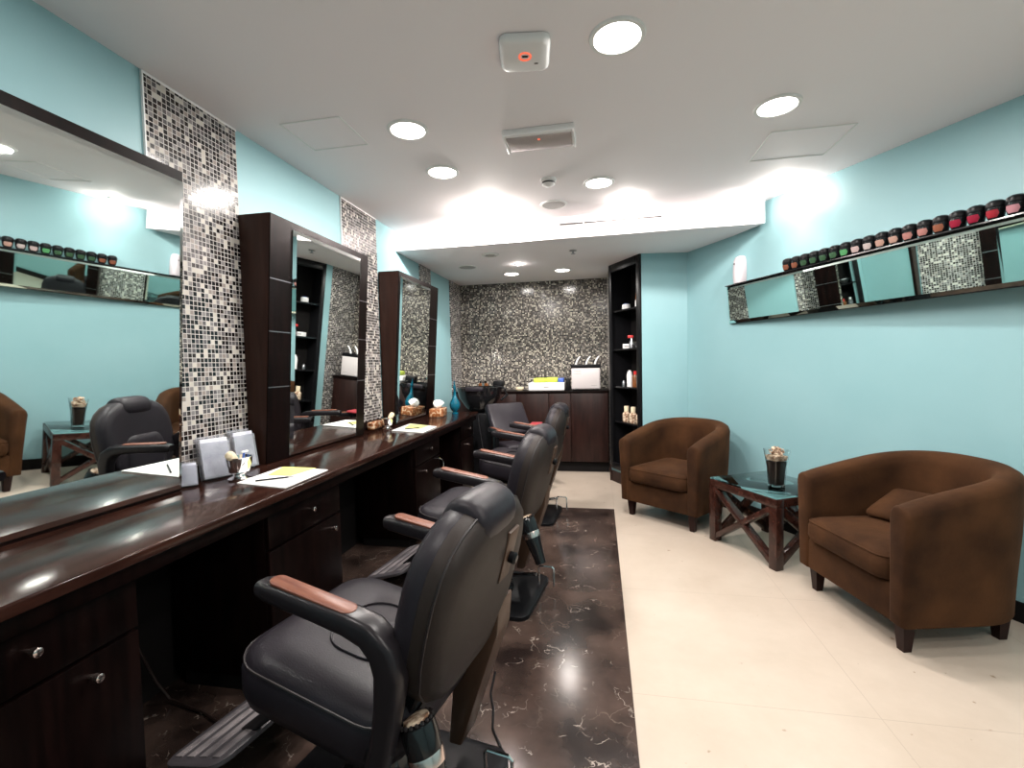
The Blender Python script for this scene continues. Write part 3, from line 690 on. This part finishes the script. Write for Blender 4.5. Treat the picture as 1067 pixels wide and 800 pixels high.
# local +x faces the room
MB().lathe([(0, 0), (.022, 0), (.030, .012), (.0365, .042), (.037, .055), (.030, .057), (0, .057)], n=26).build('cup', 'blackgloss', jar0)
lidp = [(.0372, .055), (.0385, .058), (.0385, .072), (.035, .084), (.022, .093), (0, .096)]
MB().lathe([(0, .055)] + lidp, n=26).build('lid', 'black', jar0)
t_ = bmesh.new()
def jlabel(m):
    rings = []
    for r_, z in ((.0290, .010), (.0318, .017), (.0345, .028), (.0368, .039), (.0378, .045)):
        rings.append([(r_ * math.cos(a) * 1.02, r_ * math.sin(a) * 1.02, z) for a in [math.radians(-46 + 92 * i / 12) * (1 - abs(z - .028) * 14) for i in range(13)]])
    return MB().loft(rings, cap=False, closed=False)
names = ['red', 'pinkwhite', 'crimson', 'rust', 'pink', 'peach', 'white', 'blush', 'green', 'moss']
lab_mesh = {}
for k in CJ:
    me_o = jlabel(k).build('label_panel', 'jar_' + k); lab_mesh[k] = me_o.data; bpy.data.objects.remove(me_o)
POS = ['fourth', 'fifth']
ordw = ['first', 'second', 'third', 'fourth', 'fifth', 'sixth', 'seventh', 'eighth', 'ninth', 'tenth', 'eleventh', 'twelfth', 'thirteenth', 'fourteenth', 'fifteenth', 'sixteenth', 'seventeenth', 'eighteenth', 'nineteenth', 'twentieth']
cw = dict(red='red', pinkwhite='pink and white', crimson='crimson', rust='rust brown', pink='dusty pink', peach='peach', white='off white', blush='pale blush', green='bright green', moss='dark green')
# counted from the far (left) end of the ledge
seq = ['rust', 'rust', 'moss', 'moss', 'moss', 'moss', 'green', 'blush', 'white', 'peach', 'peach', 'pink', 'pink', 'rust', 'crimson', 'crimson', 'red', 'pinkwhite', 'red', 'crimson', 'red', 'red', 'red', 'red']
s = 2.70; src = [c for c in jar0.children]
first = True
for i, k in enumerate(seq):
    p = wallR(s, MZ1 + .009, mo(s) + LN - .018)
    lab = ('black tin with %s label, %s from the far end of the mirror ledge' % (cw[k], ordw[i])) if i < 18 else 'black tin with %s label, %s from the far end, seen in the left mirror' % (cw[k], (ordw + ['twenty-first', 'twenty-second', 'twenty-third', 'twenty-fourth'])[i])
    if first: j = jar0; first = False
    else:
        j = jar0.copy(); COL.objects.link(j)
        for c in src:
            d = c.copy(); COL.objects.link(d); d.parent = j
    j.location = p; j['label'] = lab; j['group'] = 'row of black tins on the mirror ledge'
    lp = bpy.data.objects.new('label_panel', lab_mesh[k]); COL.objects.link(lp); lp.parent = j
    s -= .0775
af = thing('air_freshener', 'white wall air freshener at the far end of the mirror ledge', 'air freshener', wallR(3.235, MZ1 + .012, 0), yaw)
MB().loft([[(d, x, z) for d, x in [(0, -w_), (dd * .6, -w_), (dd, -w_ * .6), (dd * 1.08, 0), (dd, w_ * .6), (dd * .6, w_), (0, w_)]] for w_, dd, z in ((.030, .04, .0), (.046, .065, .004), (.050, .07, .05), (.050, .07, .13), (.046, .064, .19), (.036, .05, .222), (.020, .03, .232))]).build('body', 'freshener', af, angle=50)
MB().lathe([(0, 0), (.007, 0), (.007, .003), (0, .003)], (.072, -.012, .165), 14, Matrix.Rotation(PI / 2, 3, 'Y')).build('spray_hole', 'dark', af)

# ------------------------------------------------------------------ shelf niche on the diagonal wall
dv = (C3 - C2).normalized(); nv = Vector((-dv.y, dv.x)) * -1       # nv outward (away from the room)
if nv.dot(Vector((1, 1))) < 0: nv = -nv
SW = (C3 - C2).length
sh = thing('shelf_unit', 'tall narrow black shelf unit set into the teal corner', 'shelf', (C2.x, C2.y, 0), math.atan2(dv.y, dv.x))
# local x along the front from C2 to C3, local -y outward
def out(y): return -y
SD = .26; z0, z1 = .15, ZS - .002
MB().box2((.0, -SD, z0), (.028, 0, z1)).build('side_panel', 'black', sh)
MB().box2((SW - .028, -SD, z0), (SW, 0, z1)).build('side_panel', 'black', sh)
MB().box2((.028, -SD, z0), (SW - .028, -SD + .015, z1)).build('back_panel', 'toe', sh)
MB().box2((.028, -SD, z0), (SW - .028, 0, z0 + .03)).build('bottom_panel', 'black', sh)
MB().box2((.028, -SD, z1 - .03), (SW - .028, 0, z1)).build('top_panel', 'black', sh)
f = MB().box2((-.0, 0, z0), (.065, .022, z1), .002); f.box2((SW - .05, 0, z0), (SW + .002, .022, z1), .002); f.box2((.06, 0, z1 - .085), (SW - .045, .022, z1), .002); f.box2((.06, 0, z0), (SW - .045, .022, z0 + .07), .002)
f.build('face_frame', 'black', sh)
shz = [1.905, 1.485, 1.075, .690]
for z in shz: MB().box2((.028, -SD + .016, z - .018), (SW - .028, -.003, z)).build('shelf_board', 'blackgloss', sh)
def shp(u, dep, z):            # point on a shelf: u along the front, dep inwards
    return Vector((C2.x, C2.y, z)) + Vector((dv.x, dv.y, 0)) * u + Vector((nv.x, nv.y, 0)) * dep
def bottle(p, prof, m, label, capprof=None, capm='white', cat='bottle', group=None, name='bottle'):
    t = thing(name, label, cat, p, 0, group); MB().lathe(prof, n=20).build('body', m, t)
    if capprof: MB().lathe(capprof, n=16).build('cap', capm, t)
    return t
# top shelf
bottle(shp(.41, .08, shz[0]), [(0, 0), (.04, 0), (.045, .01), (.045, .05), (.04, .06), (0, .06)], 'white', 'round white jar on the top board of the niche', [(0, .06), (.03, .06), (.03, .066), (0, .068)], 'blue', 'jar', name='jar')
t = thing('pump_bottle', 'white bottle with amber upper part on the top board', 'bottle', shp(.17, .08, shz[0]))
MB().lathe([(0, 0), (.036, 0), (.038, .006), (.038, .075), (0, .075)], n=20).build('body', 'white', t); MB().lathe([(0, .075), (.034, .075), (.030, .15), (.014, .17), (0, .17)], n=20).build('top', 'amber', t)
t = thing('product_box', 'small white box on the second board of the niche', 'box', shp(.40, .07, shz[1])); MB().box((0, 0, .025), (.075, .08, .05), .003).build('carton', 'white', t); MB().box((0, -.041, .025), (.05, .002, .02)).build('label_panel', 'grille', t)
t = thing('spray_bottle', 'spray bottle with red trigger on the second board', 'bottle', shp(.31, .08, shz[1]))
MB().lathe([(0, 0), (.026, 0), (.028, .06), (.014, .09), (.012, .11), (0, .11)], n=18).build('body', 'steel', t); MB().box((-.012, 0, .125), (.06, .02, .03), .006).build('trigger', 'red', t)
bottle(shp(.19, .09, shz[1]), [(0, 0), (.03, 0), (.04, .012), (.062, .05), (.066, .065), (.060, .065), (.036, .018), (0, .016)], 'steel', 'grey bowl on the second board of the niche', None, cat='bowl', name='bowl')
bottle(shp(.34, .07, shz[2]), [(0, 0), (.03, 0), (.032, .12), (.022, .16), (0, .16)], 'white', 'tall white tube on the third board', [(0, .16), (.014, .16), (.014, .175), (0, .175)])
bottle(shp(.25, .08, shz[2]), [(0, 0), (.030, 0), (.032, .10), (.02, .13), (0, .13)], 'amber', 'bottle with red cap on the third board', [(0, .13), (.016, .13), (.018, .165), (0, .167)], 'red')
bottle(shp(.16, .07, shz[2]), [(0, 0), (.028, 0), (.030, .12), (.018, .14), (0, .14)], 'acrylic', 'clear bottle with white cap on the third board', [(0, .14), (.018, .14), (.018, .17), (0, .172)])
bottle(shp(.46, .07, shz[2]), [(0, 0), (.02, 0), (.022, .04), (.012, .06), (0, .06)], 'steel', 'small dark jar at the left end of the third board', [(0, .06), (.012, .06), (.012, .07), (0, .07)], 'black')
for u, w_ in ((.41, 'left'), (.28, 'middle'), (.15, 'right')):
    t = bottle(shp(u, .07, shz[3]), [(0, 0), (.040, 0), (.043, .01), (.043, .085), (.03, .10), (.022, .105), (0, .105)], 'potpourri', '%s one of three cream bottles on the lowest board' % w_, [(0, .105), (.026, .105), (.026, .165), (.024, .168), (0, .168)], 'cream', 'bottle', 'cream bottles on the lowest board')

# ------------------------------------------------------------------ back cabinets and what stands on them
YC = 5.72; BZ = 1.005
t = thing('back_cabinet', 'dark wood cabinet along the mosaic back wall', 'cabinet', (0, 0, 0))
MB().box2((XL + .012, YC + .02, .13), (.10, YB - .002, BZ - .03)).build('carcass', 'cabinet', t)
MB().box2((XL + .012, YC + .06, 0), (.10, YB - .002, .13)).build('plinth', 'toe', t)
xs = [-1.83, -1.42, -1.02, -.62, -.35, .095]
for a, b in zip(xs, xs[1:]): MB().box2((a + .003, YC, .135), (b - .003, YC + .02, BZ - .035), .002).build('door', 'cabinet', t)
MB().box2((XL + .012, YC - .01, BZ - .03), (.105, YB - .002, BZ), .003).build('worktop', 'wenge', t)
t = thing('towel_warmer', 'cream metal towel warmer cabinet on the right of the back worktop', 'towel warmer', (-.165, 5.86, BZ))
MB().box((0, 0, .142), (.345, .25, .255), .010, 3).build('housing', 'steril', t)
MB().box((.0, -.127, .142), (.325, .008, .235), .004).build('door', 'steril', t)
MB().box((-.10, -.1315, .235), (.09, .002, .008)).build('marking', 'grille', t); MB().box((-.10, -.1315, .205), (.09, .002, .005)).build('marking', 'grille', t); MB().box((.10, -.1315, .06), (.07, .002, .006)).build('marking', 'grille', t)
for sx in (-1, 1): MB().box((sx * .14, 0, .007), (.03, .2, .014)).build('foot', 'black', t)
t = thing('tool_tray', 'black tray on top of the towel warmer', 'tray', (-.165, 5.86, BZ + .27))
MB().box((0, 0, .006), (.36, .24, .012), .003).build('base', 'black', t)
for c, s_ in (((0, -.115, .025), (.36, .01, .04)), ((0, .115, .025), (.36, .01, .04)), ((-.175, 0, .025), (.01, .24, .04)), ((.175, 0, .025), (.01, .24, .04))): MB().box(c, s_, .002).build('rim', 'black', t)
for i, (x, wl) in enumerate(((-.27, 'left'), (-.145, 'middle'), (-.04, 'right'))):
    t = thing('curling_iron', '%s one of three upright chrome tongs in the black tray' % wl, 'styling tool', (x, 5.84, BZ + .283), 0, 'tongs in the tray')
    MB().tube([(-.02, 0, 0), (-.012, 0, .05), (.005, 0, .09), (.03, 0, .125), (.04, 0, .13)], [.013, .013, .011, .009, .007], 10).build('barrel', 'white', t)
    MB().tube([(-.02, .015, 0), (-.03, .015, .05), (-.02, .015, .09)], .007, 8).build('grip', 'black', t)
t = thing('wipe_box', 'white lidded box on the back worktop under lime towels', 'box', (-.65, 5.88, BZ))
MB().box((0, 0, .05), (.45, .26, .10), .012, 3).build('case', 'white', t); MB().box((0, -.131, .045), (.06, .002, .012)).build('marking', 'grille', t); MB().box((0, -.131, .085), (.035, .002, .006)).build('marking', 'grille', t)
for k, (x, w_, h_, l) in enumerate(((-.735, .16, .055, 'left'), (-.585, .15, .06, 'right'))):
    t = tag(MB().box((x, 5.87, BZ + .101 + h_ / 2), (w_, .18, h_), .02, 3).build('folded_towel', 'greentowel'), 'folded lime green towel, %s of the pair on the white box' % l, 'towel', 'lime towels')
tag(MB().box((-.475, 5.89, BZ + .101 + .025), (.075, .15, .05), .01).build('small_case', M['blue']), 'small dark blue case beside the lime towels', 'case')
t = tag(MB().box((-.385, 5.86, BZ + .075), (.05, .20, .15), .008).build('file_box', 'black'), 'black upright box between white box and towel warmer', 'box')
t = tag(MB().lathe([(0, 0), (.03, 0), (.045, .02), (.04, .045), (0, .05)], (-1.0, 5.86, BZ), 20, sx=1.2).build('sea_sponge', 'cream'), 'small cream sponge on the back worktop', 'sponge')

# shampoo basin and its recliner
bs = thing('shampoo_basin', 'black shampoo basin with tap on a dark pedestal in the corner', 'basin', (-1.36, 5.22, 0))
MB().loft([[(x * a * 2, y * b * 2, z) for x, y in rrect(1, 1, .45, 6)] for a, b, z in ((.10, .10, .80), (.16, .15, .86), (.23, .20, .96), (.255, .23, 1.06), (.26, .235, 1.085), (.245, .22, 1.09), (.225, .20, 1.06), (.15, .13, .93), (.03, .03, .90))]).build('bowl', 'blackgloss', bs, angle=60)
MB().prism([(-.16, -.14, 0), (.16, -.14, 0), (.16, .17, 0), (-.16, .17, 0)], (0, 0, .80), .02).build('pedestal', 'black', bs)
MB().tube([(-.02, .235, 1.06), (-.02, .24, 1.13), (-.0, .20, 1.155), (.03, .14, 1.14)], .013, 10).build('tap', 'chrome', bs)
MB().box((.20, .12, 1.12), (.13, .09, .07), .012).build('mixer_block', 'black', bs)
MB().tube([(.18, -.02, 1.10), (.30, -.06, 1.08), (.34, -.1, 1.0), (.28, -.16, .95)], .012, 8).build('spray_hose', 'blackgloss', bs)
MB().box((.0, -.225, 1.075), (.20, .05, .05), .015).build('neck_rest', 'leather', bs)
for x, h_, m_, l in ((-1.50, .13, 'amber', 'left'), (-1.42, .13, 'amber', 'middle'), (-1.30, .10, 'white', 'right')):
    bottle((x, 5.80, BZ), [(0, 0), (.024, 0), (.026, .006), (.026, h_ * .7), (.01, h_ * .8), (0, h_ * .8)], m_, '%s one of three small bottles behind the black basin' % l, [(0, h_ * .8), (.010, h_ * .8), (.012, h_), (0, h_)], 'black', 'bottle', 'small bottles behind the basin')
sc = thing('shampoo_chair', 'black reclining shampoo chair in front of the corner basin', 'chair', (-.93, 4.90, 0), math.radians(35))
rr = Matrix.Rotation(math.radians(-38), 3, 'X')
MB().box((.0, .10, .74), (.44, .10, .40), .03, 3, rr).build('backrest', 'leather', sc, angle=60)
MB().box((.02, -.16, .47), (.44, .36, .12), .03, 3).build('seat', 'leather', sc, angle=60)
MB().box((.02, -.10, .22), (.20, .24, .40), .03).build('base', 'black', sc)
for sx in (-1, 1):
    MB().box((.02 + sx * .25, -.12, .66), (.06, .36, .045), .012, 3).build('armrest', 'armblack', sc)
    MB().box((.02 + sx * .25, -.10, .54), (.035, .10, .22), .008).build('arm_post', 'black', sc)
    MB().box((.02 + sx * .25, -.12, .684), (.04, .28, .006), .002).build('arm_pad', 'armwood', sc)
tag(MB().box((-.675, 4.955, .699), (.12, .18, .020), .008, 2).build('folded_cloth', 'redfabric'), 'small red cloth lying on the shampoo chair arm', 'cloth')
t = thing('leaning_strip', 'thin dark strip with metal edge leaning against the counter end', 'strip')
MB().beam((-1.30, 4.87, .80), (-1.19, 4.87, .012), .012, .03, .001, up=(0, 1, 0)).build('strip', 'black', t)
MB().beam((-1.292, 4.853, .80), (-1.182, 4.853, .012), .004, .010, 0, up=(0, 1, 0)).build('metal_edge', 'steel', t)

# ------------------------------------------------------------------ items on the counter
def holder(x, y, rz, h, w_, label, tilt=14):
    t = thing('brochure_holder', label, 'brochure holder', (x, y, CT + .001), rz, 'clear brochure holders on the counter')
    # local +x faces the room; leans back
    R_ = Matrix.Rotation(math.radians(-tilt), 3, 'Y')
    MB().box(R_ @ Vector((-.022, 0, h / 2)) + Vector((.0, 0, .004)), (.003, w_, h), 0, 2, R_).build('back_sheet', 'acrylic', t)
    MB().box(R_ @ Vector((.014, 0, h * .42)) + Vector((0, 0, .004)), (.003, w_, h * .84), 0, 2, R_).build('front_sheet', 'acrylic', t)
    for s_ in (-1, 1): MB().box(R_ @ Vector((-.004, s_ * (w_ / 2 - .0015), h * .42)) + Vector((0, 0, .004)), (.036, .003, h * .84), 0, 2, R_).build('side_sheet', 'acrylic', t)
    MB().box(R_ @ Vector((-.004, 0, .004)) + Vector((0, 0, .008)), (.040, w_, .004), .001, 2, R_).build('foot', 'acrylic', t)
    l = MB().box(R_ @ Vector((-.002, 0, h * .46)) + Vector((0, 0, .006)), (.022, w_ * .9, h * .90), .001, 2, R_).build('leaflets', 'leaflet', t)
    return t
holder(-1.752, 1.87, math.radians(-24), .20, .13, 'clear holder with silvery leaflets beside the nearest mirror')
holder(-1.775, 2.075, math.radians(-10), .20, .12, 'clear holder with silvery leaflets behind the steel shaving cup', 9)
holder(-1.76, 1.715, math.radians(-40), .105, .07, 'small clear stand at the right edge of the nearest mirror', 12)
def cup(x, y, sc_, labels, rz):
    t = thing('shaving_cup', labels[0], 'cup', (x, y, CT), rz, 'steel shaving cups')
    MB().lathe([(0, 0), (.038 * sc_, 0), (.040 * sc_, .006 * sc_), (.022 * sc_, .014 * sc_), (.02 * sc_, .02 * sc_), (.036 * sc_, .032 * sc_), (.043 * sc_, .060 * sc_), (.046 * sc_, .084 * sc_), (.052 * sc_, .088 * sc_), (.044 * sc_, .087 * sc_), (.040 * sc_, .060 * sc_), (.03 * sc_, .036 * sc_), (0, .032 * sc_)], n=30).build('bowl', 'chrome', t)
    b = thing('shaving_brush', labels[1], 'shaving brush', (x, y, CT + .040 * sc_), rz, 'shaving brushes')
    R_ = Matrix.Rotation(math.radians(-52), 3, 'X') if False else Matrix.Rotation(math.radians(50), 3, 'X')
    MB().lathe([(0, 0), (.010, 0), (.012, .02), (.008, .035), (.012, .048), (0, .05)], (0, .018 * sc_, .01), 16, R_).build('handle', 'leopard', b)
    MB().lathe([(0, .048), (.011, .048), (.016, .065), (.021, .088), (.019, .104), (.010, .112), (0, .114)], (0, .018 * sc_, .01), 18, R_).build('bristles', 'cream', b)
    return t
cup(-1.635, 1.865, 1.22, ('steel footed shaving cup beside the near papers', 'cream shaving brush resting in the near steel cup'), 0)
r2 = thing('razor', 'blue handled razor standing in the near steel cup', 'razor', (-1.645, 1.895, CT + .055))
MB().tube([(0, .0, 0), (.003, .008, .05), (.004, .012, .062)], .005, 8).build('handle', 'blue', r2); MB().box((.004, .013, .066), (.012, .038, .010), .003).build('blade_head', 'white', r2)
cup(-1.685, 3.50, 1.0, ('steel shaving cup beside the far papers', 'round cream shaving brush in the far steel cup'), PI * .9)
t = tag(MB().box((-1.79, 3.49, CT + .033), (.055, .17, .064), .014, 3).build('cosmetic_pouch', 'leopard'), 'spotted patterned pouch against the wall behind the far cup', 'pouch')
def papers(pts, yel, pen, which):
    # pts: 4 corners on the counter
    def sheet(P, z, th, name, m, lab, cat):
        o = MB().prism([(x, y, CT + z) for x, y in P], (0, 0, th)).build(name, m, smooth=False); return tag(o, lab, cat, 'papers on the counter')
    sheet(pts, .001, .004, 'paper_stack', 'paper', 'stack of white papers on the counter %s' % which, 'paper')
    sheet(yel, .0055, .002, 'yellow_sheet', 'yellow', 'yellow printed sheet on the papers %s' % which, 'paper')
    a, b = Vector((*pen[0], CT + .0125)), Vector((*pen[1], CT + .0125))
    t = thing('pen', 'dark pen lying on the papers %s' % which, 'pen', a, 0, 'pens'); d = b - a
    MB().tube([(0, 0, 0), d * .8], .004, 8).build('barrel', 'black', t); MB().tube([d * .8, d], [.004, .001], 8).build('tip', 'steel', t)
papers([(-1.585, 1.79), (-1.306, 1.735), (-1.318, 2.07), (-1.60, 2.10)], [(-1.54, 1.93), (-1.42, 1.93), (-1.395, 2.09), (-1.585, 2.10)], [(-1.50, 1.80), (-1.37, 1.90)], 'below the middle mirror')
papers([(-1.60, 3.39), (-1.305, 3.30), (-1.315, 3.63), (-1.62, 3.80)], [(-1.55, 3.52), (-1.40, 3.48), (-1.40, 3.66), (-1.60, 3.76)], [(-1.50, 3.42), (-1.40, 3.52)], 'near the far cup')
t = thing('tissue_box', 'patterned brown tissue box with white tissue on the far counter', 'tissue box', (-1.585, 4.43, CT), math.radians(8))
MB().box((0, 0, .04), (.13, .24, .078), .003).build('carton', 'leopard', t)
q = MB(); rng = random.Random(3); rings = []
for z, r_ in ((.078, .025), (.10, .05), (.125, .062), (.145, .045), (.155, .015)):
    rings.append([(r_ * (1 + .25 * math.sin(a * 3 + z * 60)) * math.cos(a) * .8, r_ * (1 + .2 * math.cos(a * 2 + z * 40)) * math.sin(a), z + .008 * math.sin(a * 4)) for a in [2 * PI * i / 24 for i in range(24)]])
q.loft(rings).build('tissue', 'paper', t, angle=80)
bt = thing('decanter', 'teal blue glass decanter with tall neck at the counter end', 'decanter', (-1.47, 4.62, CT))
MB().lathe([(0, 0), (.034, 0), (.034, .012), (.022, .020), (.035, .035), (.052, .065), (.056, .095), (.046, .130), (.026, .165), (.014, .20), (.012, .255), (.013, .262), (0, .262)], n=30).build('body', 'blueglass', bt)
MB().lathe([(0, .262), (.016, .262), (.017, .275), (.008, .30), (.004, .34), (0, .342)], n=20).build('stopper', 'blueglass', bt)

# power outlet and cable, dryer hook
t = thing('power_outlet', 'dark power outlet on the wall under the counter', 'outlet', (XL + .012, 1.42, .40))
MB().box((.006, 0, 0), (.012, .15, .09), .003).build('plate', 'alu_dark', t); MB().box((.016, .02, 0), (.012, .03, .03), .003).build('plug', 'black', t)
tag(MB().tube([(XL + .04, 1.44, .38), (XL + .06, 1.47, .30), (XL + .07, 1.50, .20), (XL + .08, 1.53, .10), (XL + .12, 1.55, .02), (XL + .30, 1.52, .012), (-1.35, 1.45, .012)], .005, 8).build('power_cable', 'darkbrown'), 'brown power cable hanging from the outlet under the counter', 'cable')
t = thing('dryer_hook', 'thin curved chrome hook at the pedestal behind the middle chair', 'hook', (-1.285, 3.56, .60))
MB().tube([(-.045, 0, .0), (.0, 0, .0), (.012, 0, .0), (.03, .01, -.01), (.04, .01, -.04), (.035, .01, -.09), (.03, .01, -.14)], .004, 8).build('hook_wire', 'chrome', t)
